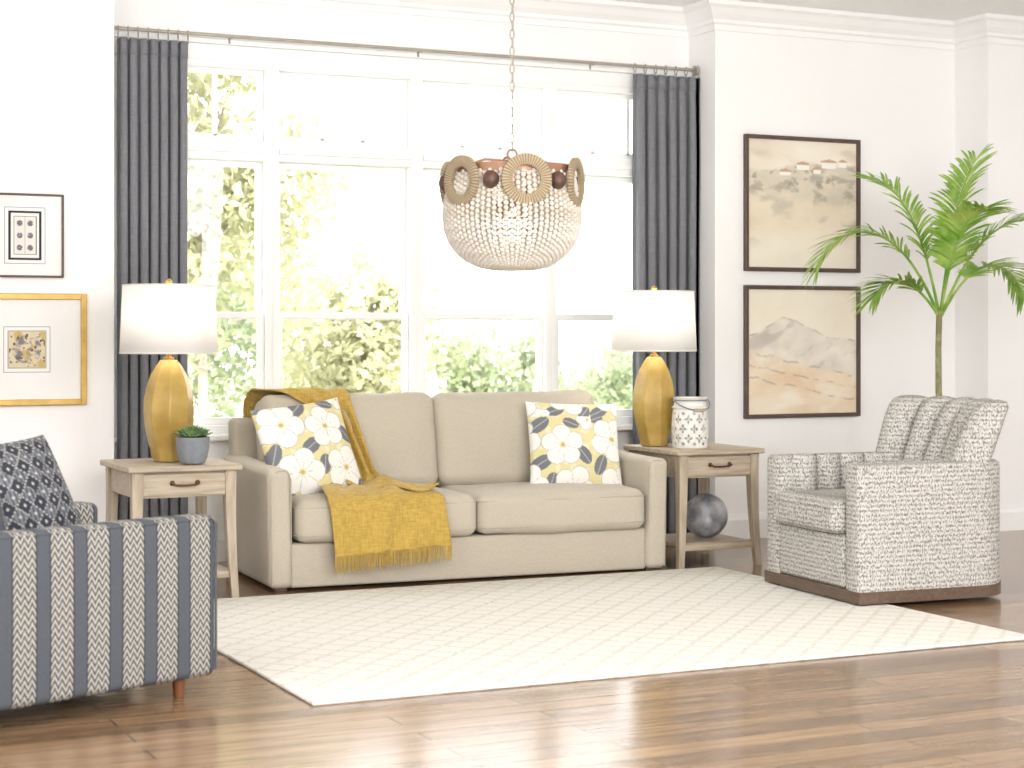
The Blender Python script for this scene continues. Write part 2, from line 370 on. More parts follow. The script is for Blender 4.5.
for i in range(4):
    x0=W0+i*WW;x1=x0+WW
    g=G();j=.038
    yA,yB=YW-.03,YW+.11
    g.bb((x0,yA,ZS),(x0+j,yB,ZH),.003);g.bb((x1-j,yA,ZS),(x1,yB,ZH),.003)
    g.bb((x0+j,yA,ZS),(x1-j,yB,ZS+.05),.003);g.bb((x0+j,yA,ZH-.035),(x1-j,yB,ZH),.003);g.bb((x0+j,yA,2.275),(x1-j,yB,2.385),.003);g.bb((x0+j,yA-.018,2.315),(x1-j,yB,2.345),.003)
    w=g.build('window_%d'%(i+1),M['trim'],None,False,kind='structure')
    def sash(za,zb,y,nm='sash',t=.034):
        s=G();a,b_=x0+j,x1-j
        s.bb((a,y,za),(a+t,y+.035,zb),.003);s.bb((b_-t,y,za),(b_,y+.035,zb),.003);s.bb((a+t,y,za),(b_-t,y+.035,za+t+.008),.003);s.bb((a+t,y,zb-t),(b_-t,y+.035,zb),.003)
        so=s.build(nm,M['trim'],w,False,kind='structure')
        G().bb((a+t,y+.015,za+t),(b_-t,y+.019,zb-t),.001).build('pane',M['glass'],so,False)
        return so
    sash(ZS+.05,1.41,YW+.01);sash(1.37,2.275,YW+.05)
    so=sash(2.385,ZH-.035,YW+.03,'transom_sash',.03)
    a,b_=x0+j+.03,x1-j-.03
    for q in (1,2):
        xm=a+(b_-a)*q/3;G().bb((xm-.012,YW+.03,2.41),(xm+.012,YW+.06,ZH-.06),.002).build('muntin',M['trim'],so,False)
struct('trim_2',G().bb((XA+.01,YW-.08,ZS-.035),(XB-.01,YW+.02,ZS),.008),M['trim'])
g=G();g.bb((XA+.01,YW-.025,ZH),(XB-.01,YW,ZH+.09),.005);g.bb((XA+.005,YW-.05,ZH+.09),(XB-.005,YW,ZH+.115),.005);struct('trim_3',g,M['trim'])
# ---------------------------------------------------------------- curtains
YR=9.80;ZR=2.955
rod=thing('curtain_rod','slim brushed metal curtain rod spanning the whole window alcove','curtain rod',(0,0,0))
G().tube([(XA+.01,YR,ZR),(XB-.01,YR,ZR)],.0105,10).build('rod',M['silver'],rod)
for x in (XA+.02,XB-.02): G().lathe([(.012,-.012),(.03,-.01),(.03,.01),(.012,.012)],(0,0,0),16).build('end_cap',M['silver'],rod).matrix_local=Matrix.Translation((x,YR,ZR))@Matrix.Rotation(PI/2,4,'Y')
for x in (2.9,4.05,5.2):
    g=G();g.tube([(x,YR,ZR-.005),(x,YW-.05,ZR+.0),(x,YW-.052,ZR-.03)],.007,6).build('bracket',M['silver'],rod)
def curtain(x0,x1,lab):
    t=thing('curtain',lab,'curtain',(0,0,0),0,'slate curtains at the window')
    NX,NZ=168,40;V=[];F=[]
    folds=7;zt=ZR-.05;zb=.015
    for k in range(NZ+1):
        v=k/NZ;z=zt+(zb-zt)*v
        for i in range(NX+1):
            u=i/NX
            a=u*folds*2*PI+.15*math.sin(u*9+v*1.3)
            amp=.034*(.6+.4*min(1,v*6))*(1+.15*math.sin(u*17+2*v))
            xx=(x0+x1)/2+(u-.5)*(x1-x0)+.012*math.sin(2*a)*(.8+.2*v)
            yy=YR+amp*math.cos(a)+.004*math.sin(v*7+u*5)
            V.append((min(max(xx,XA+.008),XB-.008),min(yy,YW-.085),z))
    for k in range(NZ):
        for i in range(NX):
            a=k*(NX+1)+i;F.append((a,a+1,a+NX+2,a+NX+1))
    G().add(V,F).build('drape',M['curtain'],t,solid=.006)
    G().add([(p[0],p[1]-.007,p[2]) for p in V[:NX+1]]+[(p[0],p[1]-.007,p[2]-.09) for p in V[:NX+1]],[(i,i+1,NX+2+i,NX+1+i) for i in range(NX)]).build('heading',M['curtain'],t,solid=.004)
    for k in range(folds+1):
        x=x0+(x1-x0)*(k+.0)/folds
        x=min(max(x,XA+.03),XB-.03)
        g=G();g.torus(Matrix.Translation((x,YR,ZR-.012))@Matrix.Rotation(PI/2,4,'Y')@Matrix.Rotation(.2,4,'X'),.026,.0035,16,6);g.tube([(x,YR,ZR-.037),(x,YR-.01,ZR-.06)],.003,5)
        g.build('curtain_ring',M['silver'],t)
cl0=wl(118,300,YR).x;cl1=wl(188,300,YR).x;cr0=wl(635,300,YR).x;cr1=wl(706,300,YR).x
curtain(cl0,cl1,'slate grey pleated curtain at the left end of the window, behind a lamp')
curtain(cr0,cr1,'slate grey pleated curtain beside the wall with two landscape paintings')
# ---------------------------------------------------------------- rug
g=G();g.rbox((0,0,.0),(3.19,2.52,.014),.006,2,1)
rug=g.build('area_rug',M['rug'],None);rug.location=((2.03+5.22)/2,5.9+1.26,.0075);tag(rug,'large ivory area rug with a faint diamond trellis on the wood floor','rug')
# ---------------------------------------------------------------- soft pieces
def welt(w,d,z,r,yc=0,xc=0):
    pts=[]
    for (sx,sy,a0) in ((1,1,0),(-1,1,90),(-1,-1,180),(1,-1,270)):
        for k in range(5):
            a=R(a0+90*k/4);pts.append((xc+sx*(w/2-r)+r*math.cos(a),yc+sy*(d/2-r)+r*math.sin(a),z))
    return pts
SOFA_L=(3.825,8.53,0);SOFA_R=R(-3)
sofa=thing('sofa','beige linen two-cushion sofa in front of the tall windows','sofa',SOFA_L,SOFA_R)
wob=lambda s,amp:(lambda v:Vector((v.x,v.y+amp*noise.noise(v*5+Vector((s,s,0))),v.z+amp*noise.noise(v*4+Vector((s,3,s))))))
G().rbox((0,.46,.126),(1.98,.90,.222),.015,3,6).build('base_frame',M['sofa'],sofa)
for sx in (-1,1):
    def fn(v,sx=sx):
        t=(v.z+.29)/.58; v.x+=sx*.012*t; v.z+=.018*max(0,min(1,(v.y+.3)/.6))*(1 if v.z>.2 else 0); return v
    a=G().rbox((sx*1.040,.465,.315),(.122,.975,.596),.036,4,(2,10,5),(.002,0,.0),fn).build('arm',M['sofa'],sofa)
    x=sx*1.040
    G().tube([(x+sx*.048,-.016,.03),(x+sx*.056,-.016,.56),(x+sx*.044,-.014,.592),(x+sx*.015,-.014,.603),(x-sx*.015,-.014,.603),(x-sx*.036,-.014,.588),(x-sx*.046,-.016,.56),(x-sx*.048,-.016,.25)],.0036,6).build('piping',M['sofa2'],a)
def fb(v):
    t=(v.z+.36)/.72;v.y+=.07*t;return v
G().rbox((0,.82,.43),(2.17,.14,.80),.035,4,(6,1,5),(0,0,0),fb).build('back_frame',M['sofa'],sofa)
for k,sx in enumerate((-1,1)):
    c=G().rbox((sx*.486,.295,.347),(.968,.69,.212),.055,5,(14,10,4),(0,.010,.018),wob(k*7,.008)).build('seat_cushion',M['sofa'],sofa)
    G().tube(welt(.966,.688,.416,.055,.295,sx*.486),.0042,6,True).build('piping',M['sofa2'],c)
    G().tube(welt(.966,.688,.278,.055,.295,sx*.486),.0042,6,True).build('piping',M['sofa2'],c)
for k,sx in enumerate((-1,1)):
    def fn(v,k=k):
        n=noise.noise(v*5+Vector((k*9,0,0)))
        v.y+=.024*n; v.z+=.012*noise.noise(v*4+Vector((k*3,5,1)))
        return v
    c=G().rbox((sx*.490,.665,.695),(.985,.20,.52),.062,5,(16,3,12),(0,.045,.008),fn,rot=(R(-13),0,0)).build('back_cushion',M['sofa'],sofa)
for x in (-1.03,1.03):
    for y in (.06,.88): G().bb((x-.03,y-.03,0),(x+.03,y+.03,.03)).build('leg',M['darkwood'],sofa)
SM=Matrix.Translation(SOFA_L)@Matrix.Rotation(SOFA_R,4,'Z')
rows=[((-1.0,.90,.78),(-.58,.90,.76)),((-1.01,.86,.91),(-.54,.86,.91)),((-1.0,.79,.958),(-.52,.79,.958)),((-.98,.71,.965),(-.51,.71,.965)),((-.84,.63,.94),(-.50,.625,.94)),((-.67,.56,.82),(-.49,.56,.82)),((-.60,.515,.68),(-.45,.515,.68)),((-.56,.475,.53),(-.40,.465,.53)),((-.66,.39,.475),(-.35,.39,.475)),((-.76,.22,.478),(-.26,.22,.478)),((-.81,.07,.468),(-.22,.07,.468)),((-.82,-.03,.448),(-.20,-.03,.448)),((-.81,-.065,.39),(-.20,-.065,.39)),((-.80,-.065,.30),(-.19,-.065,.30)),((-.79,-.065,.175),(-.18,-.065,.21))]
def cr(P,t):
    n=len(P)-1;x=t*n;i=min(int(x),n-1);f=x-i
    p0,p1,p2,p3=[Vector(P[max(0,min(n,j))]) for j in (i-1,i,i+1,i+2)]
    return .5*((2*p1)+(-p0+p2)*f+(2*p0-5*p1+4*p2-p3)*f*f+(-p0+3*p1-3*p2+p3)*f**3)
LP=[r[0] for r in rows];RP=[r[1] for r in rows]
NS,NT=120,80;V=[];F=[]
for i in range(NS+1):
    s=i/NS;a=cr(LP,s);b_=cr(RP,s);tn=(cr(LP,min(1,s+.01))+cr(RP,min(1,s+.01))-cr(LP,max(0,s-.01))-cr(RP,max(0,s-.01))).normalized()
    nrm=tn.cross((b_-a).normalized()).normalized()
    if nrm.y>0 and abs(nrm.y)>abs(nrm.z): nrm=-nrm
    if nrm.z<0 and abs(nrm.z)>abs(nrm.y): nrm=-nrm
    if s<.12: nrm=Vector((0,1,0))
    wd=(b_-a).length;amp=.004+.012*max(0,(.52-wd))/.3
    if s>.55: amp=.006
    for j in range(NT+1):
        t=j/NT
        p=a.lerp(b_,t)
        f=amp*(1+math.sin(t*2*PI*3.2+3*s+1.2*math.sin(s*9)))
        f+=(.012*(1+noise.noise(Vector((t*4,s*9,3)))) )
        f+=.020*max(0,math.sin(t*11+s*10))**3*(s>.5)
        if s>.78: f+=.018*(1+math.sin(t*2*PI*3.2+1))*(s-.78)*4
        V.append(tuple(p+nrm*f+tn*.012*noise.noise(Vector((t*3,s*4,9)))))
for i in range(NS):
    for j in range(NT):
        a=i*(NT+1)+j;F.append((a,a+1,a+NT+2,a+NT+1))
thr=thing('throw_blanket','mustard yellow knitted throw with fringe draped over sofa back and seat','throw',SOFA_L,SOFA_R)
G().add(V,F).build('cloth',M['throw'],thr,solid=.009,fix=False)
g=G()
for j in range(0,NT+1):
    p=Vector(V[NS*(NT+1)+j])
    dx=random.uniform(-.006,.006);L_=random.uniform(.07,.09)
    g.tube([p+Vector((0,-.002,.006)),p+Vector((dx*.4,-.006,-L_*.5)),p+Vector((dx,random.uniform(-.008,.002),-L_))],[.0034,.003,.0022],4)
g.build('fringe',M['throw'],thr)
V=[];F=[];n1_,n2_=44,40
for i in range(n1_+1):
    for j in range(n2_+1):
        s=i/n1_;t=j/n2_
        x=-.68+.34*t+.14*s;y=.42-.40*s+.05*math.sin(t*5+1)
        z=.512+.016*math.sin(t*9+s*5)+.014*noise.noise(Vector((t*4,s*4,0)))-.014*s
        V.append((x,y,z))
for i in range(n1_):
    for j in range(n2_):
        a=i*(n2_+1)+j;F.append((a,a+1,a+n2_+2,a+n2_+1))
G().add(V,F).build('folded_layer',M['throw'],thr,solid=.014)
# pillows
def pillow_geo(W,H,T,n=110,pinch=.05):
    V=[];F=[]
    for sd in (-1,1):
        for i in range(n+1):
            for j in range(n+1):
                u=-1+2*i/n;v=-1+2*j/n
                x=u*W/2*(1-pinch*(1-v*v));z=v*H/2*(1-pinch*(1-u*u))
                t=T/2*(max(0,(1-u**2))*max(0,(1-v**2)))**.42
                t+=.006*noise.noise(Vector((u*3,v*3,sd)))*(1-u*u)*(1-v*v)
                V.append((x,sd*(t+.001),z))
    m_=(n+1)*(n+1)
    for s_ in (0,1):
        for i in range(n):
            for j in range(n):
                a=s_*m_+i*(n+1)+j;q=(a,a+1,a+n+2,a+n+1)
                F.append(q if s_ else q[::-1])
    bd=[i*(n+1) for i in range(n+1)]+[n*(n+1)+j for j in range(1,n+1)]+[i*(n+1)+n for i in range(n-1,-1,-1)]+[j for j in range(n-1,0,-1)]
    L_=len(bd)
    for k in range(L_): F.append((bd[k],bd[(k+1)%L_],bd[(k+1)%L_]+m_,bd[k]+m_))
    return V,F
WHT=srgb(234,232,226);CRM=srgb(218,208,158);PAL=srgb(224,218,182);SLT=srgb(118,120,125);MUS=srgb(192,174,112);GRY=srgb(176,174,168)
flowers=[(-.14,.13,.118,.2),(.09,.09,.108,.9),(-.10,-.12,.118,1.3),(.15,-.13,.112,.1),(.23,.23,.06,.7),(-.01,-.25,.05,.6)]
leaves=[(-.03,.20,.065,.036,.6),(.20,.04,.055,.034,-.9),(-.02,.0,.06,.036,.5),(.03,-.10,.05,.032,1.3),(-.21,-.01,.055,.032,1.2),(.06,-.22,.055,.03,.3),(-.20,-.22,.055,.03,.5),(.22,-.23,.045,.028,.9),(.14,.21,.045,.026,-.4),(-.22,.24,.04,.024,.4)]
def floral(off):
    def f(p):
        x,z=p[0]*.94+off[0],p[2]*.94+off[1]
        x=(x+.25)%.5-.25;z=(z+.25)%.5-.25
        for (cx,cz,r,ro) in flowers:
            dx,dz=x-cx,z-cz;d=math.hypot(dx,dz)
            if d<r*1.08:
                a=math.atan2(dz,dx)+ro;pr=r*(.70+.34*abs(math.cos(2.5*a))**.6)
                if d<pr:
                    if d>pr-.0035:return GRY
                    if d<r*.10:return MUS
                    if abs(math.cos(2.5*a))<.055 and d<pr*.9:return GRY
                    if abs(math.sin(5*a))<.12 and r*.2<d<r*.45:return GRY
                    if d<r*.18:return PAL
                    return WHT
        for (cx,cz,a_,b2,ro) in leaves:
            dx,dz=x-cx,z-cz;q=dx*math.cos(ro)+dz*math.sin(ro);w=-dx*math.sin(ro)+dz*math.cos(ro)
            if (q/a_)**2+(w/b2)**2<1:
                if abs(w)<.0025:return GRY
                return SLT
        return CRM if noise.noise(Vector((x*26,z*26,1)))>-.2 else PAL
    return f
def place(o,M4): o.matrix_world=M4
V,F=pillow_geo(.53,.52,.17,130)
o=G().add(V,F).build('throw_pillow',M['vcfab'],colfn=floral((0,0)),fix=False)
place(o,SM@Matrix.Translation((-.80,.36,.68))@Euler((R(-20),R(-11),R(12)),'ZYX').to_matrix().to_4x4())
tag(o,'floral print cushion beside the mustard throw, at the sofa arm near the succulent','pillow','floral cushions on the sofa')
V,F=pillow_geo(.53,.50,.17,130)
o=G().add(V,F).build('throw_pillow',M['vcfab'],colfn=floral((.17,.11)),fix=False)
place(o,SM@Matrix.Translation((.725,.37,.668))@Euler((R(-20),R(5),R(-8)),'ZYX').to_matrix().to_4x4())
tag(o,'floral print cushion at the sofa arm nearest the white lantern','pillow','floral cushions on the sofa')
# ---------------------------------------------------------------- end tables
def end_table(loc,lab):
    t=thing('end_table',lab,'side table',loc,0,'matching oak end tables')
    w,d,h=.56,.62,.65
    g=G();g.rbox((0,0,h-.014),(w,d,.028),.006,2,1);g.build('tabletop',M['oak'],t)
    g=G();g.bb((-w/2+.06,-d/2+.045,h-.155),(w/2-.06,-d/2+.06,h-.028));g.bb((-w/2+.06,d/2-.06,h-.155),(w/2-.06,d/2-.045,h-.028))
    g.bb((-w/2+.04,-d/2+.07,h-.155),(-w/2+.055,d/2-.07,h-.028));g.bb((w/2-.055,-d/2+.07,h-.155),(w/2-.04,d/2-.07,h-.028));g.build('apron',M['oak'],t,False)
    dr=G().bb((-w/2+.078,-d/2+.030,h-.145),(w/2-.078,-d/2+.046,h-.04),.004).build('drawer',M['oak'],t,False)
    g=G()
    for s in(-1,1):
        g.ball((s*.062,-d/2+.024,h-.083),.013,10,6,(1,.5,1));g.tube([(s*.062,-d/2+.028,h-.083),(s*.062,-d/2+.006,h-.085)],.004,6)
    g.tube([(-.066,-d/2+.006,h-.083),(-.05,-d/2+.002,h-.092),(0,-d/2,h-.094),(.05,-d/2+.002,h-.092),(.066,-d/2+.006,h-.083)],.0055,8);g.build('handle',M['bronze'],dr)
    for sx in(-1,1):
        for sy in(-1,1):
            V=[];F=[];K=14
            for i in range(K+1):
                u=i/K;z=(h-.028)*u;fl=.022*(1-u)**2.2
                hw=.017+.011*u; cx=sx*(w/2-.052+fl);cy=sy*(d/2-.052+fl)
                for (a,b_) in((-1,-1),(1,-1),(1,1),(-1,1)):V.append((cx+a*hw,cy+b_*hw,z))
            for i in range(K):
                for j in range(4):
                    j2=(j+1)%4;F.append((i*4+j,i*4+j2,(i+1)*4+j2,(i+1)*4+j))
            F.append((3,2,1,0));F.append(tuple(K*4+j for j in range(4)))
            G().add(V,F).build('leg',M['oakv'],t,False)
    g=G()
    for k in range(5):
        y=-d/2+.075+(d-.15)*(k+.5)/5;g.box((0,y,.125),(w-.085,(d-.15)/5-.003,.018),None,.003)
    g.bb((-w/2+.055,-d/2+.04,.095),(w/2-.055,-d/2+.065,.13));g.bb((-w/2+.055,d/2-.065,.095),(w/2-.055,d/2-.04,.13));g.build('shelf',M['oak'],t,False)
    return t
TL=(2.285,8.81,0);TR=(5.275,8.765,0)
end_table(TL,'weathered oak end table with drawer between the striped armchair and the sofa')
end_table(TR,'weathered oak end table with drawer holding lantern, mottled orb on its shelf')
# ---------------------------------------------------------------- lamps
def lamp(loc,lab):
    t=thing('table_lamp',lab,'lamp',loc,0,'gold lamps on the end tables')
    P=[(.055,0),(.075,.004),(.088,.05),(.104,.12),(.116,.19),(.12,.25),(.117,.31),(.106,.37),(.086,.43),(.062,.475),(.045,.498),(.04,.505)]
    pr=[]
    for i in range(len(P)-1):
        for k in range(3):
            f=k/3;pr.append((P[i][0]*(1-f)+P[i+1][0]*f,P[i][1]*(1-f)+P[i+1][1]*f))
    pr.append(P[-1])
    def facet(a,z):
        a=a+.5*z+.12*math.sin(z*9);k=8;b=(a%(2*PI/k))-PI/k
        return .965/math.cos(b)+.010*math.cos(3*a+z*8)
    G().lathe(pr,(0,0,0),128,facet).build('lamp_base',M['gold'],t)
    G().lathe([(.024,.50),(.026,.515),(.014,.52),(.012,.56),(.016,.565),(.016,.60),(.008,.60)],(0,0,0),20).build('socket',M['brass'],t)
    z0,z1=.54,.875;r0,r1=.240,.226
    s=G();n=64;V=[];F=[]
    for z,r in((z0,r0),(z1,r1)):
        for j in range(n):V.append((r*math.cos(2*PI*j/n),r*math.sin(2*PI*j/n),z))
    for j in range(n):F.append((j,(j+1)%n,n+(j+1)%n,n+j))
    sh=s.add(V,F).build('lamp_shade',M['shade'],t,solid=.003,fix=False)
    for z,r in((z0,r0),(z1,r1)):G().torus(Matrix.Translation((0,0,z)),r,.004,48,6).build('shade_trim',M['ceramic'],sh)
    g=G()
    for k in range(3):
        a=2*PI*k/3;g.tube([(0,0,z1-.01),(r1*math.cos(a),r1*math.sin(a),z1-.004)],.0025,5)
    g.tube([(.008,0,.60),(.055,0,.68),(.05,0,.80),(0,0,z1-.01)],.0025,5);g.tube([(-.008,0,.60),(-.055,0,.68),(-.05,0,.80),(0,0,z1-.01)],.0025,5)
    g.build('harp',M['brass'],t)
    G().ball((0,0,.68),.032,14,10,(1,1,1.25)).build('bulb',M['bulb'],t)
    G().lathe([(.004,.865),(.006,.88),(.016,.886),(.018,.895),(.012,.905),(.004,.91)],(0,0,0),16).build('finial',M['gold'],t)
    l=bpy.data.lights.new('lamp_bulb_light','POINT');l.energy=9;l.color=(1,.97,.93);l.shadow_soft_size=.08
    lo=bpy.data.objects.new('lamp_bulb_light',l);COL.objects.link(lo);lo.location=(loc[0],loc[1],loc[2]+.76)
lamp((2.285,8.83,.651),'golden gourd lamp with white drum shade beside the potted succulent')
lamp((5.10,8.90,.651),'golden gourd lamp with white drum shade beside the white lantern')
# ---------------------------------------------------------------- succulent
p=wl(191,460,8.63)
t=thing('potted_succulent','small green succulent in grey concrete pot beside the golden lamp','plant',(p.x,8.60,.651))
G().lathe([(.045,0),(.06,.006),(.073,.04),(.08,.08),(.082,.125),(.083,.132),(.074,.132),(.070,.115),(.02,.11)],(0,0,0),40).build('pot',M['pot'],t)
G().lathe([(.07,.11),(.03,.118),(.002,.12)],(0,0,0),20).build('soil',M['ballwood'],t)
g=G()
for (cx,cy,sc,z0) in((0,0,1,.14),(.035,-.03,.85,.135),(-.04,-.02,.85,.135),(.01,.04,.8,.135),(-.02,-.045,.7,.132),(.05,.02,.7,.132)):
    for ring in range(4):
        nn=9-ring
        for k in range(nn):
            a=2*PI*k/nn+ring*.5;el=R(18+ring*22);L_=.062*sc*(1-.12*ring)
            MM=Matrix.Rotation(a,4,'Z')@Matrix.Rotation(-el,4,'Y')@Matrix.Translation((L_*.6,0,0))
            g.ball((cx,cy,z0),1,6,5,(L_*.6,.013*sc,.005),M=MM)
g.build('leaves',M['succ'],t)
# ---------------------------------------------------------------- lantern
p=wl(690,445,8.68)
t=thing('lantern','white ceramic lantern with petal cutouts and wire handle beside golden lamp','lantern',(p.x,8.68,.651))
V=[];F=[];n=160;K=56
def lr(z):
    return .094+.006*math.sin(PI*z/.21)
HL=.215
for k in range(K+1):
    z=HL*k/K
    for j in range(n):V.append((lr(z)*math.cos(2*PI*j/n),lr(z)*math.sin(2*PI*j/n),z))
for k in range(K):
    for j in range(n):
        z=HL*(k+.5)/K;a=(j+.5)/n*10;cut=False
        for (zc,off) in((.055,0),(.107,.5),(.160,0)):
            fa=((a+off)%1-.5)*.0615;dz=z-zc
            for (px_,pz_) in((0,.014),(0,-.014),(.0125,0),(-.0125,0)):
                ax,az=(.0055,.010) if px_==0 else (.0085,.0065)
                if ((fa-px_)/ax)**2+((dz-pz_)/az)**2<1:cut=True
        for (zc,off) in((.022,.5),(.192,.5)):
            fa=((a+off)%1-.5)*.0615
            if (fa/.009)**2+((z-zc)/.009)**2<1:cut=True
        if not cut:F.append((k*n+j,k*n+(j+1)%n,(k+1)*n+(j+1)%n,(k+1)*n+j))
G().add(V,F).build('body',M['ceramic'],t,solid=.006,fix=False)
G().lathe([(.097,.0),(.100,.012),(.094,.016),(.01,.006),(.01,0)],(0,0,0),40).build('base_ring',M['ceramic'],t)
G().lathe([(.095,HL),(.103,HL+.006),(.103,HL+.012),(.092,HL+.018),(.088,HL+.045),(.094,HL+.06),(.098,HL+.066),(.090,HL+.066),(.084,HL+.045),(.086,HL)],(0,0,0),40,cap=False).build('collar',M['ceramic'],t)
G().lathe([(.083,.012),(.083,.19),(.03,.195)],(0,0,0),24).build('cutout_filler',M['inner'],t)  # added cylinder filling the body so the cutouts look less dark
g=G();pts=[]
for k in range(21):
    a=PI*k/20;pts.append((.110*math.cos(a),-.110*math.sin(a)*.95,HL+.055-.06*math.sin(a)))
g.tube(pts,.004,6);g.torus(Matrix.Translation((0,0,HL+.05)),.094,.0035,40,6)
hn=g.build('handle',M['pot'],t)
G().tube(pts[8:13],.009,8).build('grip',M['oak'],hn)
for s in(-1,1):G().ball((s*.104,0,HL+.05),.008,8,6).build('handle_knob',M['pot'],t)
# ---------------------------------------------------------------- orb
o=G();o.ball((0,0,0),.125,48,32)
o.v=[tuple(Vector(v)*(1+.02*noise.noise(Vector(v)*18))) for v in o.v]
o=o.build('decorative_orb',M['orb']);o.location=(5.345,8.74,.135+.124);tag(o,'mottled grey decorative orb sitting on the lower shelf of an end table','decorative ball')
# ---------------------------------------------------------------- striped armchair
AC=(1.625,6.63,0);AR=R(112.3)
ch=thing('armchair','slate and cream striped armchair cropped by the left edge, wood feet','armchair',AC,AR)
for sx in(-1,1):
    a=G().rbox((sx*.355,.53,.354),(.135,1.07,.57),.03,4,(2,5,4),(.004,0,0)).build('arm',M['stripe_y'],ch)
    x=sx*.4235
    z0,z1=.09,.62
    G().tube([(x-sx*.004,.0,z0),(x-sx*.004,.0,z1-.01),(x-sx*.006,.02,z1+.008),(x-sx*.006,1.04,z1+.008),(x-sx*.004,1.06,z1-.01)],.005,6).build('piping',M['stripe_y'],a)
G().rbox((0,.50,.17),(.58,.9,.19),.02,3,2).build('front_rail',M['stripe_x'],ch)
G().rbox((0,.40,.37),(.57,.80,.18),.05,4,(8,8,3),(0,.02,.03)).build('seat_cushion',M['stripe_x'],ch)
G().rbox((0,.93,.50),(.58,.16,.62),.05,4,(4,2,4),(0,.02,.0),lambda v:Vector((v.x,v.y+.1*(v.z+.3),v.z))).build('backrest',M['stripe_x'],ch)
G().rbox((0,.815,.64),(.56,.15,.40),.06,4,(8,3,6),(0,.03,.01),rot=(R(-12),0,0)).build('back_cushion',M['stripe_x'],ch)
for x in(-.35,.35):
    for y in(.11,.97): G().tube([(x,y,.0),(x,y,.08)],[.018,.026],12).build('leg',M['legwood'],ch)
NV=srgb(80,84,94);NV2=srgb(56,59,68);CR2=srgb(190,186,176)
def chk(p):
    x,z=p[0],p[2];a=(x+z)*14;b_=(x-z)*14
    fa,fb_=abs(a%1-.5),abs(b_%1-.5)
    if max(fa,fb_)>.45:return CR2 if (int(math.floor((x-z)*90))+int(math.floor((x+z)*90)))%2 else NV
    if fa<.10 and fb_<.10:return CR2
    if ((math.floor(a)+math.floor(b_))%2)==0:
        return NV if (int(math.floor(x*110))%2) else SLT
    return NV2
V,F=pillow_geo(.47,.47,.17,120)
o=G().add(V,F).build('throw_pillow',M['vcfab'],colfn=chk,fix=False)
o.matrix_world=Matrix.Translation((1.145,6.47,.69))@Euler((R(-20),R(-18),R(32)),'ZYX').to_matrix().to_4x4()
tag(o,'navy and cream diamond check cushion on the striped armchair','pillow')
# ---------------------------------------------------------------- swivel chair
SW=thing('swivel_chair','channel-tufted swivel armchair in grey brush-mark fabric below the palm','armchair',(5.08,7.335,.0),R(-94))
YB=.83
def upath(y0,x=.385,r=.25,yb=YB,nst=16,narc=14,nb=10):
    P=[]
    ys=[y0+(yb-r-y0)*i/nst for i in range(nst)]
    for y in ys:P.append((x,y,1,0))
    for i in range(narc):
        a=PI/2*i/narc;P.append((x-r+r*math.cos(a),yb-r+r*math.sin(a),math.cos(a),math.sin(a)))
    for i in range(nb+1):
        xx=(x-r)-2*(x-r)*i/nb;P.append((xx,yb,0,1))
    for i in range(1,narc+1):
        a=PI/2+PI/2*i/narc;P.append((-(x-r)+r*math.cos(a),yb-r+r*math.sin(a),math.cos(a),math.sin(a)))
    for y in ys[::-1]:P.append((-x,y,-1,0))
    out=[];L_=0
    for i,q in enumerate(P):
        if i:L_+=math.hypot(q[0]-P[i-1][0],q[1]-P[i-1][1])
        out.append([*q,L_])
    return out,L_
P,Lt=upath(.035,x=.375,r=.16)
def shell(u,i):
    e=min(u,Lt-u);k=1 if e>.035 else math.sqrt(max(0,1-((.035-e)/.035)**2))*.35+.65
    w=.068*k;zt=.672-(1-k)*.06
    S=[(w,.075),(w,.30),(w,.55),(w,zt-.03),(w*.95,zt-.012),(w*.75,zt-.003),(w*.2,zt),(-w*.2,zt),(-w*.75,zt-.003),(-w*.95,zt-.012),(-w,zt-.03),(-w,.5),(-w,.30),(-w,.075)]
    return S
ext=[];
for k in range(5):
    y=.0+.035*k/5;ext.append([.375,y,1,0,-.035+.035*k/5])
ext2=[[-q[0],q[1],-1,0,Lt-q[4]] for q in ext[::-1]]
allp=[[*q[:4],q[4]+.035] for q in ext+P+ext2];Lt=Lt+.07
G().loft(allp,shell).build('body_shell',M['brush'],SW)
def lob(u,pitch,a):return a*abs(math.sin(PI*u/pitch))**.5
def fine(P,m=4):
    out=[]
    for i in range(len(P)-1):
        for k in range(m):
            f=k/m;q=[P[i][j]*(1-f)+P[i+1][j]*f for j in range(5)];l=math.hypot(q[2],q[3]);q[2]/=l;q[3]/=l;out.append(q)
    out.append(P[-1]);return out
sub=[q for q in allp if q[1]<.66 and q[1]>.04]
for sgn in(1,-1):
    s_=fine([q for q in sub if q[0]*sgn>0],8);u0=s_[0][4];u1=s_[-1][4];pit=(u1-u0)/4
    def sec(u,i):
        w=.0+lob(u-u0,pit,.07);b_=-.055
        return [(b_,.34),(b_,.60),(b_+.01,.655),(b_-.015-w*.3,.676),(b_-w*.8,.662),(b_-w,.61),(b_-w,.45),(b_-w,.34)]
    G().loft(s_,sec).build('arm_channels',M['brush'],SW)
bp_=[];NBK=240;WB=.42
for i in range(NBK+1):
    f=-1+2*i/NBK;x=-f*WB*.98;c=.13*(abs(f)**2.4);nx=-f*.42;l=math.hypot(nx,1)
    bp_.append([x,YB-.035-c,nx/l,1/l,i/NBK*2*WB])
u0,u1=0,2*WB;pit=u1/5
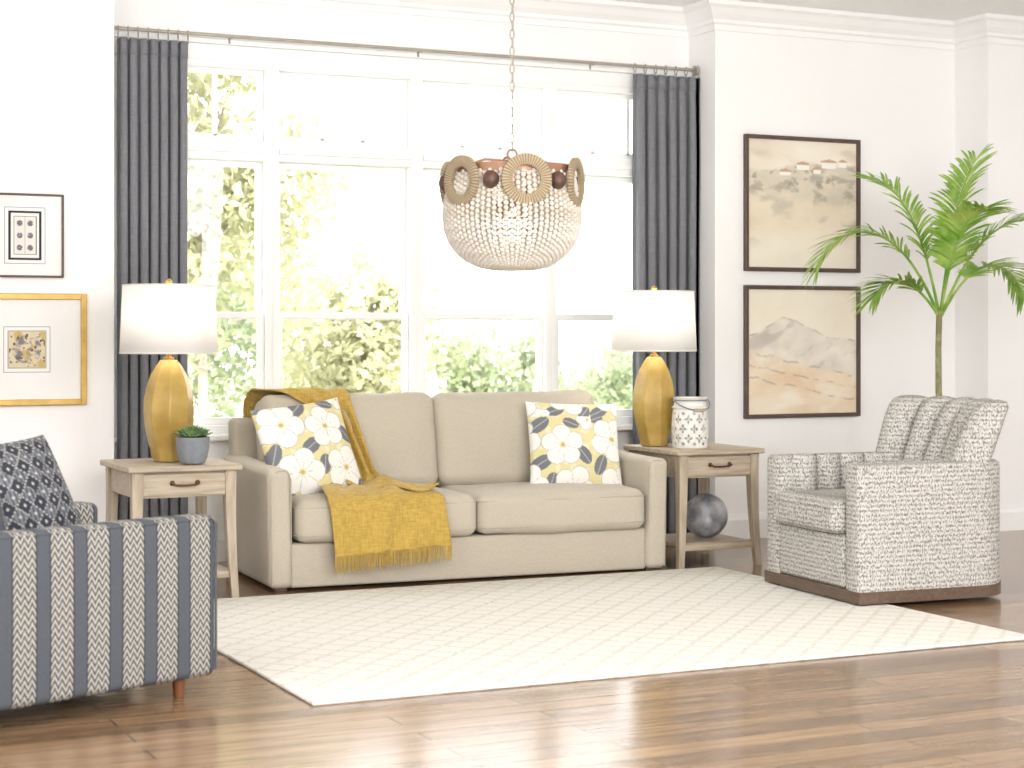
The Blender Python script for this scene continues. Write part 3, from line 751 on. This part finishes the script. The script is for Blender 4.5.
def sec(u,i):
    e=min(u-u0,u1-u);k=1 if e>.045 else .6+.4*math.sqrt(max(0,1-((.045-e)/.045)**2))
    lb=abs(math.sin(PI*(u-u0)/pit))**.5
    w=(.005+.095*lb)*k;zt=.966-(1-k)*.05-.016*(1-lb)
    f=lambda z:.33*max(0,z-.60)
    o_=.055*k
    return [(o_-.0,.50),(o_-.0,.62),(o_+f(.72),.72),(o_+f(.85),.85),(o_+f(zt-.03),zt-.035),(o_*.7+f(zt),zt-.01),(0+f(zt),zt),(-w*.6+f(zt),zt-.008),(-w*.95+f(zt-.03)-.01,zt-.035),(-w-.03+f(.85),.85),(-w-.045+f(.7),.70),(-w-.06,.58),(-w-.075,.40)]
G().loft(bp_,sec).build('back_channels',M['brush'],SW)
sc_=G().rbox((0,.28,.415),(.60,.66,.155),.04,4,(8,8,3),(0,.01,.02)).build('seat_cushion',M['brush'],SW)
for z in(.465,.365):G().tube(welt(.606,.666,z,.045,.28,0),.007,6,True).build('piping',M['brush'],sc_)
G().rbox((0,.36,.205),(.62,.72,.26),.03,3,2).build('front_rail',M['brush'],SW)
pt=upath(-.003,x=.375,r=.16,yb=YB+.003)[0]
V=[];F=[]
for z in(.022,.078):
    for q in pt:V.append((q[0]+q[2]*.072,q[1]+q[3]*.072,z))
n=len(pt)
for i in range(n):F.append((i,(i+1)%n,n+(i+1)%n,n+i))
F.append(tuple(range(n-1,-1,-1)));F.append(tuple(range(n,2*n)))
G().add(V,F).build('plinth',M['darkwood'],SW,True)
G().lathe([(.26,.0145),(.26,.03)],(0,.42,0),32).build('swivel_base',M['darkwood'],SW)
# ---------------------------------------------------------------- chandelier
CX,CY=3.30,6.98
cd=thing('chandelier','bowl chandelier of pale wooden beads with round woven medallions, hanging on chain','chandelier',(CX,CY,0),-TH)
G().lathe([(.065,ZC-.03),(.065,ZC-.004),(.01,ZC-.001)],(0,0,0),32).build('ceiling_canopy',M['silver'],cd)
g=G();z=ZC-.04;k=0
while z>2.075:
    MM=Matrix.Translation((0,0,z))@Matrix.Rotation(PI/2*(k%2),4,'Z')@Matrix.Rotation(PI/2,4,'X')
    pts=[MM@Vector((.009*math.cos(2*PI*i/14),.0215*math.sin(2*PI*i/14),0)) for i in range(14)]
    g.tube(pts,.003,6,True);z-=.037;k+=1
g.tube([(.004,0,ZC-.03),(.005,.0,2.7),(.004,0,2.07)],.0018,5)
g.build('chain',M['silver'],cd)
g=G();g.torus(Matrix.Translation((0,0,2.055))@Matrix.Rotation(PI/2,4,'X'),.02,.004,18,6);g.tube([(0,0,2.04),(0,0,1.62)],.008,8)
g.ball((0,0,2.02),.02,12,8);g.build('stem',M['copper'],cd)
g=G();g.lathe([(.262,1.965),(.27,1.965),(.27,2.0),(.262,2.0),(.262,1.965)],(0,0,0),64,cap=False)
for k in range(6):
    a=2*PI*k/6+.3;g.tube([(0,0,2.025),(.12*math.cos(a),.12*math.sin(a),2.03),(.264*math.cos(a),.264*math.sin(a),1.985)],.005,6)
g.build('frame_ring',M['copper'],cd)
g=G();g.torus(Matrix.Translation((0,0,1.575)),.08,.006,40,6);g.torus(Matrix.Translation((0,0,1.72)),.235,.005,48,6)
for k in range(3):
    a=2*PI*k/3;g.tube([(0,0,1.62),(.08*math.cos(a),.08*math.sin(a),1.575)],.004,6)
g.build('lower_ring',M['copper'],cd)
m,nt,b=newmat('woven_rope_disc');lk=nt.links.new;tc=N(nt,'ShaderNodeTexCoord');sp=N(nt,'ShaderNodeSeparateXYZ');lk(tc.outputs['Object'],sp.inputs[0])
ang=mth(nt,'ARCTAN2',sp.outputs[0],sp.outputs[2]);tt=tri(nt,mth(nt,'MULTIPLY',ang,48/(2*PI)))
mx=N(nt,'ShaderNodeMix',data_type='RGBA');mx.inputs[6].default_value=(*srgb(122,102,76),1);mx.inputs[7].default_value=(*srgb(192,175,144),1);lk(tt,mx.inputs[0]);lk(mx.outputs[2],b.inputs['Base Color']);b.inputs['Roughness'].default_value=.7
bp=N(nt,'ShaderNodeBump');bp.inputs['Strength'].default_value=.6;bp.inputs['Distance'].default_value=.004;lk(tt,bp.inputs['Height']);lk(bp.outputs[0],b.inputs['Normal']);M['rope']=m
gm=G();V=[];F=[];n=48
prof=[(.060,-.008),(.060,.008),(.074,.013),(.092,.013),(.106,.008),(.106,-.008),(.092,-.013),(.074,-.013)]
for j in range(n):
    a=2*PI*j/n
    for(r,y) in prof:V.append((r*math.cos(a),y,r*math.sin(a)))
k8=len(prof)
for j in range(n):
    for i in range(k8):F.append((j*k8+i,j*k8+(i+1)%k8,((j+1)%n)*k8+(i+1)%k8,((j+1)%n)*k8+i))
gm.add(V,F);md=gm.build('medallion',M['rope'],cd);bl=G().ball((0,0,0),.035,16,12,(1,1,1.1)).build('wooden_ball',M['ballwood'],cd)
def cp(o,M4,parent):
    c=o.copy();COL.objects.link(c);c.parent=parent;c.matrix_local=M4;return c
for k in range(6):
    a=R(12+60*k)
    dx,dy=math.sin(a),-math.cos(a)
    MM=Matrix.Translation((dx*.285,dy*.285,1.925))@Matrix.Rotation(a,4,'Z')
    if k==0: md.matrix_local=MM
    else: cp(md,MM,cd)
    a2=a+R(30);dx,dy=math.sin(a2),-math.cos(a2);MM=Matrix.Translation((dx*.285,dy*.285,1.925))
    if k==0: bl.matrix_local=MM
    else: cp(bl,MM,cd)
prof=[(.264,1.965),(.276,1.90),(.286,1.84),(.290,1.78),(.284,1.73),(.266,1.68),(.236,1.638),(.194,1.603),(.145,1.580),(.08,1.567)]
def strand(prof,sp_,r,off=0):
    g=G();pts=[Vector((a,0,z)) for a,z in prof];pos=[]
    segs=[(pts[i],pts[i+1],(pts[i+1]-pts[i]).length) for i in range(len(pts)-1)];tot=sum(s[2] for s in segs);q=off
    while q<tot:
        acc=0
        for a,b_,l in segs:
            if q<=acc+l:pos.append(a.lerp(b_,(q-acc)/l));break
            acc+=l
        q+=sp_
    for p in pos:g.ball(p,r,8,6)
    return g
NSD=72;sA=sB=None
for k in range(NSD):
    MM=Matrix.Rotation(2*PI*k/NSD,4,'Z')
    if k==0:sA=strand(prof,.0215,.0113).build('bead_strand',M['bead'],cd);sA.matrix_local=MM
    elif k==1:sB=strand(prof,.0215,.0113,.0107).build('bead_strand',M['bead'],cd);sB.matrix_local=MM
    else:cp(sA if k%2==0 else sB,MM,cd)
st2=strand([(.25,1.955),(.235,1.85),(.20,1.74),(.15,1.66),(.08,1.61)],.0205,.0102).build('inner_bead_strand',M['bead'],cd)
for k in range(24):
    MM=Matrix.Rotation(2*PI*(k+.5)/24,4,'Z')
    if k==0:st2.matrix_local=MM
    else:cp(st2,MM,cd)
for k in range(4):
    a=PI/2*k+.4;x,y=.09*math.cos(a),.09*math.sin(a)
    b_=G().lathe([(.012,1.79),(.012,1.86),(.008,1.86)],(x,y,0),12);b_.tube([(0,0,1.78),(x,y,1.79)],.005,6);h_=b_.build('candle_socket',M['copper'],cd)
    G().ball((x,y,1.89),.018,12,8,(1,1,1.6)).build('bulb',M['bulb'],h_)
l=bpy.data.lights.new('chandelier_light','POINT');l.energy=1.0;l.color=(1,.88,.74);l.shadow_soft_size=.08;lo=bpy.data.objects.new('chandelier_light',l);COL.objects.link(lo);lo.location=(CX,CY,1.93)
# ---------------------------------------------------------------- pictures
def fbm(x,y,s=0,o=4):
    v=0;a=.5
    for i in range(o):
        v+=a*noise.noise(Vector((x,y,s+i*7.3)));x*=2;y*=2;a*=.5
    return v
def mixc(a,b_,t):
    t=max(0,min(1,t));return tuple(a[i]*(1-t)+b_[i]*t for i in range(3))
def sm(a,b_,x):
    t=max(0,min(1,(x-a)/(b_-a)));return t*t*(3-2*t)
CREAM=srgb(240,232,218)
def art_a(u,v):
    c=mixc(srgb(228,214,194),srgb(241,234,220),fbm(u*3,v*4,1)+.6)
    c=mixc(c,srgb(196,180,158),.65*sm(.0,.4,fbm(u*2.0,v*6,5)+.3*(v-.85)))
    h=.77+.07*fbm(u*3,0,9)+.06*u
    hills=mixc(srgb(206,199,182),srgb(224,212,190),fbm(u*6,v*8,3)*1.5+.5)
    hills=mixc(hills,srgb(160,152,132),.8*sm(.03,.25,fbm(u*7,v*12,15)))
    hills=mixc(hills,srgb(128,122,104),.8*sm(.10,.28,fbm(u*10,v*14,22))*sm(.58,.66,v))
    c=mixc(c,hills,sm(h+.02,h-.02,v))
    h2=.56+.10*fbm(u*2.2,2,12)-.06*u
    fld=mixc(srgb(236,224,202),srgb(222,206,178),fbm(u*2+v,v*4-u,31)*1.4+.4)
    fld=mixc(fld,srgb(206,178,142),.6*sm(.02,.35,fbm(u*2.4+v*2,v*5,40)))
    fld=mixc(fld,srgb(178,172,156),.65*sm(.04,.3,fbm(u*3-v*2,v*5,47)))
    c=mixc(c,fld,sm(h2+.05,h2-.05,v))
    c=mixc(c,srgb(241,234,218),.85*sm(.32,.12,v+.1*fbm(u*3,v*3,50)))
    for (hx,hy,w,hh) in((.34,.72,.10,.03),(.50,.77,.11,.04),(.63,.74,.07,.035),(.74,.79,.13,.045),(.87,.80,.07,.04)):
        if abs(u-hx)<w/2 and hy<v<hy+hh:c=srgb(244,240,230)
        elif abs(u-hx)<w/2*1.1 and hy+hh<=v<hy+hh+.028*(1-abs(u-hx)/w):c=srgb(190,148,124)
    return mixc(c,CREAM,.14)
def art_b(u,v):
    c=mixc(srgb(234,223,200),srgb(244,238,224),fbm(u*3,v*3,71)+.6)
    hh=.62+.14*math.exp(-((u-.36)/.24)**2)+.05*fbm(u*5,1,72)-.10*max(0,u-.6)
    hill=mixc(srgb(238,231,217),srgb(212,203,191),fbm(u*4+v*4,v*5-u*3,74)*1.5+.45)
    hill=mixc(hill,srgb(170,163,156),.55*sm(.04,.3,fbm(u*6-v*5,v*6,76)))
    c=mixc(c,hill,sm(hh+.02,hh-.02,v))
    c=mixc(c,srgb(112,100,92),.6*math.exp(-((v-hh)/.006)**2)*sm(-.15,.15,fbm(u*12,0,77)))
    h2=.50-.20*u+.05*fbm(u*4,4,78)
    fld=mixc(srgb(240,224,200),srgb(226,198,162),fbm(u*3,v*5,80)*1.5+.35);fld=mixc(fld,srgb(242,233,216),.8*sm(-.05,.3,fbm(u*3.5,v*6,82)))
    c=mixc(c,fld,sm(h2+.06,h2-.06,v))
    for k in range(3):
        hk=.50-.1*k-.20*u+.05*fbm(u*6,3+k,90)
        c=mixc(c,srgb(116,104,98),.6*math.exp(-((v-hk)/.006)**2)*sm(-.15,.12,fbm(u*9,k,95)))
    return mixc(c,CREAM,.12)
def art_gold(u,v):
    c=srgb(214,202,172)
    f=fbm(u*3,v*3,101)
    c=mixc(c,srgb(200,174,110),sm(0,.25,f))
    d=math.hypot(u-.5,v-.5)
    if d<.38:c=mixc(c,srgb(128,122,128),sm(-.1,.2,fbm(u*5,v*5,103)))
    if fbm(u*9,v*9,105)>.22:c=srgb(104,92,84)
    if u<.05 or u>.95 or v<.05 or v>.95:c=srgb(188,180,160)
    return c
def art_fig(u,v):
    c=srgb(236,234,228)
    if u<.07 or u>.93 or v<.05 or v>.95:return srgb(56,54,56)
    if .17<u<.83 and .12<v<.88:
        c=srgb(224,222,216)
        for i in(0,1):
            for j in(0,1,2):
                cx,cy=.34+.32*i,.25+.25*j
                if math.hypot((u-cx)*1.0,(v-cy)*1.4)<.085 and fbm(u*30,v*30,i+j*3)>-.2:c=srgb(120,112,118)
        if abs(u-.5)<.012:c=srgb(170,166,160)
    elif .15<u<.85 and .10<v<.90:c=srgb(120,118,116)
    return c
def picture(x0,x1,z0,z1,fw,fm,art,lab,matw=None,res=(130,150),group=None):
    t=thing('framed_picture',lab,'picture',((x0+x1)/2,YF,(z0+z1)/2),0,group)
    w,h=(x1-x0),(z1-z0);g=G();y0=-.032
    g.bb((-w/2,y0,-h/2),(-w/2+fw,0-.001,h/2),.004);g.bb((w/2-fw,y0,-h/2),(w/2,-.001,h/2),.004);g.bb((-w/2+fw,y0,-h/2),(w/2-fw,-.001,-h/2+fw),.004);g.bb((-w/2+fw,y0,h/2-fw),(w/2-fw,-.001,h/2),.004)
    g.build('frame',fm,t,False)
    iw,ih=w/2-fw*.9,h/2-fw*.9
    if matw:
        G().bb((-iw,-.016,-ih),(iw,-.010,ih),.001).build('mat',M['mat'],t,False)
        aw,ah=matw;yy=-.0175
        g=G();e=.02
        for (a,b_) in(((-aw-e,-ah-e),(aw+e,-ah-e+.003)),((-aw-e,ah+e-.003),(aw+e,ah+e)),((-aw-e,-ah-e),(-aw-e+.003,ah+e)),((aw+e-.003,-ah-e),(aw+e,ah+e))):
            g.bb((a[0],-.0165,a[1]),(b_[0],-.0155,b_[1]),.0002)
        g.build('mat_line',M['pot'],t,False)
    else: aw,ah=iw,ih;yy=-.016
    nx,nz=res;V=[];F=[]
    for k in range(nz+1):
        for i in range(nx+1):V.append((-aw+2*aw*i/nx,yy,-ah+2*ah*k/nz))
    for k in range(nz):
        for i in range(nx):
            a=k*(nx+1)+i;F.append((a,a+1,a+nx+2,a+nx+1))
    G().add(V,F).build('artwork',M['vc'],t,False,colfn=lambda p:art((p[0]+aw)/(2*aw),(p[2]+ah)/(2*ah)),fix=False)
a=wl(743,134,YF);b_=wl(858,273,YF);picture(a.x,b_.x,b_.z,a.z,.026,M['blackframe'],art_a,'dark framed landscape painting with pale cottages, upper of the two landscapes',group='landscape paintings')
a=wl(743,285,YF);b_=wl(858,416,YF);picture(a.x,b_.x,b_.z,a.z,.026,M['blackframe'],art_b,'dark framed landscape painting of sandy slopes, lower of the two landscapes',group='landscape paintings')
b_=wl(63,278,YF);a=wl(63,195,YF);picture(b_.x-.40,b_.x,b_.z,a.z,.011,M['blackframe'],art_fig,'thin dark framed print with black bordered centre above the gold framed one',matw=(.085,.128),res=(60,80))
b_=wl(86,404.5,YF);a=wl(86,294,YF);picture(b_.x-.62,b_.x,b_.z,a.z,.032,M['goldframe'],art_gold,'gold framed print with wide white mat left of the curtain',matw=(.10,.10),res=(60,60))
# ---------------------------------------------------------------- palm
p=wl(940,400,8.5)
pl=thing('potted_palm','tall slender palm with arching green fronds behind the swivel chair','plant',(p.x,8.5,0))
G().lathe([(.11,0),(.13,.01),(.16,.15),(.175,.30),(.18,.33),(.165,.33),(.16,.29)],(0,0,0),40,cap=True).build('pot',M['pot'],pl)
G().tube([(0,0,.25),(.015,0,.6),(-.01,0,.95),(-.012,0,1.2),(-.005,0,1.42)],[.026,.022,.019,.018,.018],12).build('trunk',M['stem'],pl)
def frond(az,elev,L_,droop,z0=1.38,nl=42,ll=.25,f0=.36):
    g=G();pts=[];d0=Vector((math.cos(az)*math.cos(elev),math.sin(az)*math.cos(elev),math.sin(elev)))
    p=Vector((0,0,z0));K=30;d=d0.copy()
    for i in range(K+1):
        pts.append(p.copy());d=(d+Vector((0,0,-droop/K*(.1+2.0*i/K)))).normalized();p=p+d*L_/K
    g.tube(pts,[.009*(1-.8*i/K)+.0015 for i in range(K+1)],6)
    for q in range(nl):
        f=f0+(1-f0)*q/(nl-1)
        x=f*K;i=min(int(x),K-1);pp=pts[i].lerp(pts[i+1],x-i);tn=(pts[i+1]-pts[i]).normalized()
        sd=tn.cross(Vector((0,0,1)))
        if sd.length<.1: sd=Vector((-math.sin(az),math.cos(az),0))
        sd.normalize();up=sd.cross(tn).normalized()
        prof=math.sin(PI*min(1,(f-.22)/.92))**.55
        for s in(-1,1):
            l=ll*max(.38,prof)*random.uniform(.85,1.12)
            dr=(sd*s*.90+tn*(.42+.50*f)+up*(.22+random.uniform(-.22,.22))).normalized()
            V=[];F=[];n=6;c=pp.copy();dd=dr.copy();w0=.0085
            for k in range(n+1):
                u=k/n;w=w0*(math.sin(PI*(.12+.86*u))**.7)*(1 if k<n else .05)
                wd=dd.cross(up)
                if wd.length<1e-4:wd=sd.copy()
                wd.normalize();nn=wd.cross(dd).normalized()
                V+=[tuple(c-wd*w),tuple(c-nn*w*.35),tuple(c+wd*w)]
                dd=(dd+Vector((0,0,-.06-.05*u))).normalized();c=c+dd*l/n
            for k in range(n):
                a=k*3;F+=[(a,a+1,a+4,a+3),(a+1,a+2,a+5,a+4)]
            g.add(V,F)
    return g.build('frond',M['palm'],pl,fix=False)
SR=-TH
for (az,el,L_,dr) in((SR+PI+.1,R(66),1.10,3.0),(SR+PI-.6,R(78),.98,1.7),(SR+.35,R(82),.98,1.3),(SR-.2,R(68),1.0,2.2),(SR+.45,R(56),.85,2.6),(SR-1.1,R(76),.80,1.9),(SR+PI+.3,R(54),.55,2.2)):
    frond(az,el,L_,dr)
# ---------------------------------------------------------------- outside
G().bb((-30,10.2,-.8),(60,90,-.6),.001).build('ground',M['lawn'],None,False,kind='structure')
def tree(x,y,zc,rx,rz,n,mt,lab,cat='tree',name='leafy_tree',sz=.06,group=None):
    t=thing(name,lab,cat,(x,y,-.6),0,group)
    rs=np.random.RandomState(int(x*100+y*10))
    nb=max(8,int(20*rx));blobs=[]
    for k in range(nb):
        v=rs.normal(size=3);v/=np.linalg.norm(v);v*=rs.uniform(.25,.85)
        blobs.append((v[0]*rx,v[1]*rx,zc+.6+v[2]*rz,rs.uniform(.25,.45)*min(rx,rz)))
    V=np.zeros((n*4,3));
    for k in range(n):
        b_=blobs[rs.randint(nb)];v=rs.normal(size=3);v/=np.linalg.norm(v);v*=b_[3]*rs.uniform(.5,1.25)
        c=np.array((b_[0]+v[0],b_[1]+v[1],b_[2]+v[2]))
        a=rs.normal(size=3);a/=np.linalg.norm(a);b2=np.cross(a,rs.normal(size=3));b2/=np.linalg.norm(b2);s=sz*rs.uniform(.5,1.3)
        V[k*4]=c-a*s;V[k*4+1]=c+b2*s*.5;V[k*4+2]=c+a*s;V[k*4+3]=c-b2*s*.5
    me=bpy.data.meshes.new('foliage');me.from_pydata(V.tolist(),[],[(4*k,4*k+1,4*k+2,4*k+3) for k in range(n)]);me.materials.append(mt)
    o=bpy.data.objects.new('foliage',me);COL.objects.link(o);o.parent=t
    g=G();g.tube([(0,0,0),(.05,0,zc*.4),(0,0,zc+.6)],[.05*rx,.04*rx,.02*rx],8)
    for k in range(min(7,nb)):
        b_=blobs[k];g.tube([(0,0,(zc+.6)*.55),(b_[0]*.5,b_[1]*.5,(zc+.6)*.5+b_[2]*.45),(b_[0],b_[1],b_[2])],[.02*rx,.015*rx,.008*rx],5)
    g.build('trunk',M['bark'],t)
tree(4.08,14.8,2.75,1.12,1.9,10500,M['leafA'],'tall yellow-green tree outside the window, nearest the curtain by the framed prints')
tree(5.4,20.2,1.3,1.9,1.7,9000,M['leafB'],'broad green tree low behind the tall yellow-green one outside')
tree(6.0,16.4,.85,.95,1.15,6500,M['leafA'],'rounded pale bushy tree outside behind the sofa back')
tree(9.3,20.,.6,.95,1.25,5000,M['leafB'],'small green tree outside behind the hanging chandelier side of the window')
tree(11.6,21.,.2,1.2,1.2,5000,M['leafB'],'low green tree outside next to the golden lamp by the lantern')
tree(8.9,24.,-.1,1.6,1.1,6000,M['leafA'],'wide low yellow-green shrub outside beyond the other trees','shrub','garden_shrub')
# ---------------------------------------------------------------- light
w=bpy.data.worlds.new('world');SC.world=w;w.use_nodes=True;nt=w.node_tree;bg=nt.nodes['Background']
tc=N(nt,'ShaderNodeTexCoord');n=N(nt,'ShaderNodeTexNoise');n.inputs['Scale'].default_value=2.2;nt.links.new(tc.outputs['Generated'],n.inputs['Vector'])
r=N(nt,'ShaderNodeValToRGB');r.color_ramp.elements[0].position=.35;r.color_ramp.elements[0].color=(.90,.95,1,1);r.color_ramp.elements[1].position=.6;r.color_ramp.elements[1].color=(1,1,1,1)
nt.links.new(n.outputs['Fac'],r.inputs['Fac']);nt.links.new(r.outputs['Color'],bg.inputs['Color']);bg.inputs['Strength'].default_value=4.2
def area(name,loc,tgt,sx,sy,e,c=(1,1,1)):
    l=bpy.data.lights.new(name,'AREA');l.shape='RECTANGLE';l.size=sx;l.size_y=sy;l.energy=e;l.color=c
    o=bpy.data.objects.new(name,l);COL.objects.link(o);o.location=loc;o.rotation_euler=(Vector(tgt)-Vector(loc)).to_track_quat('-Z','Y').to_euler();return o
area('added_fill_front',(1.5,.2,2.7),(4,8.5,.9),3.2,1.6,215,(.99,.99,1))  # added unseen fill by the camera, brightens the room; no real fixture
area('added_fill_left',(-.9,4.5,2.3),(4.5,8,.8),2.2,1.6,78,(.99,.99,1))  # added unseen fill from the left, not a lamp of the room
area('added_fill_right',(4.6,.6,2.5),(8.0,9.5,1.7),2.4,1.6,150,(.98,.99,1))  # added unseen fill to whiten the right-hand wall
area('added_fill_up',(2.2,-.5,1.0),(5.5,6,3.3),2.0,1.2,110,(.98,.99,1))  # added unseen uplight that whitens the ceiling, no reflector stands here
sl=bpy.data.lights.new('sun','SUN');sl.energy=6.0;sl.angle=R(3);sl.color=(1,.98,.94);so=bpy.data.objects.new('sun',sl);COL.objects.link(so);so.location=(0,0,20)
so.rotation_euler=Vector((.25,.62,-.75)).to_track_quat('-Z','Y').to_euler()
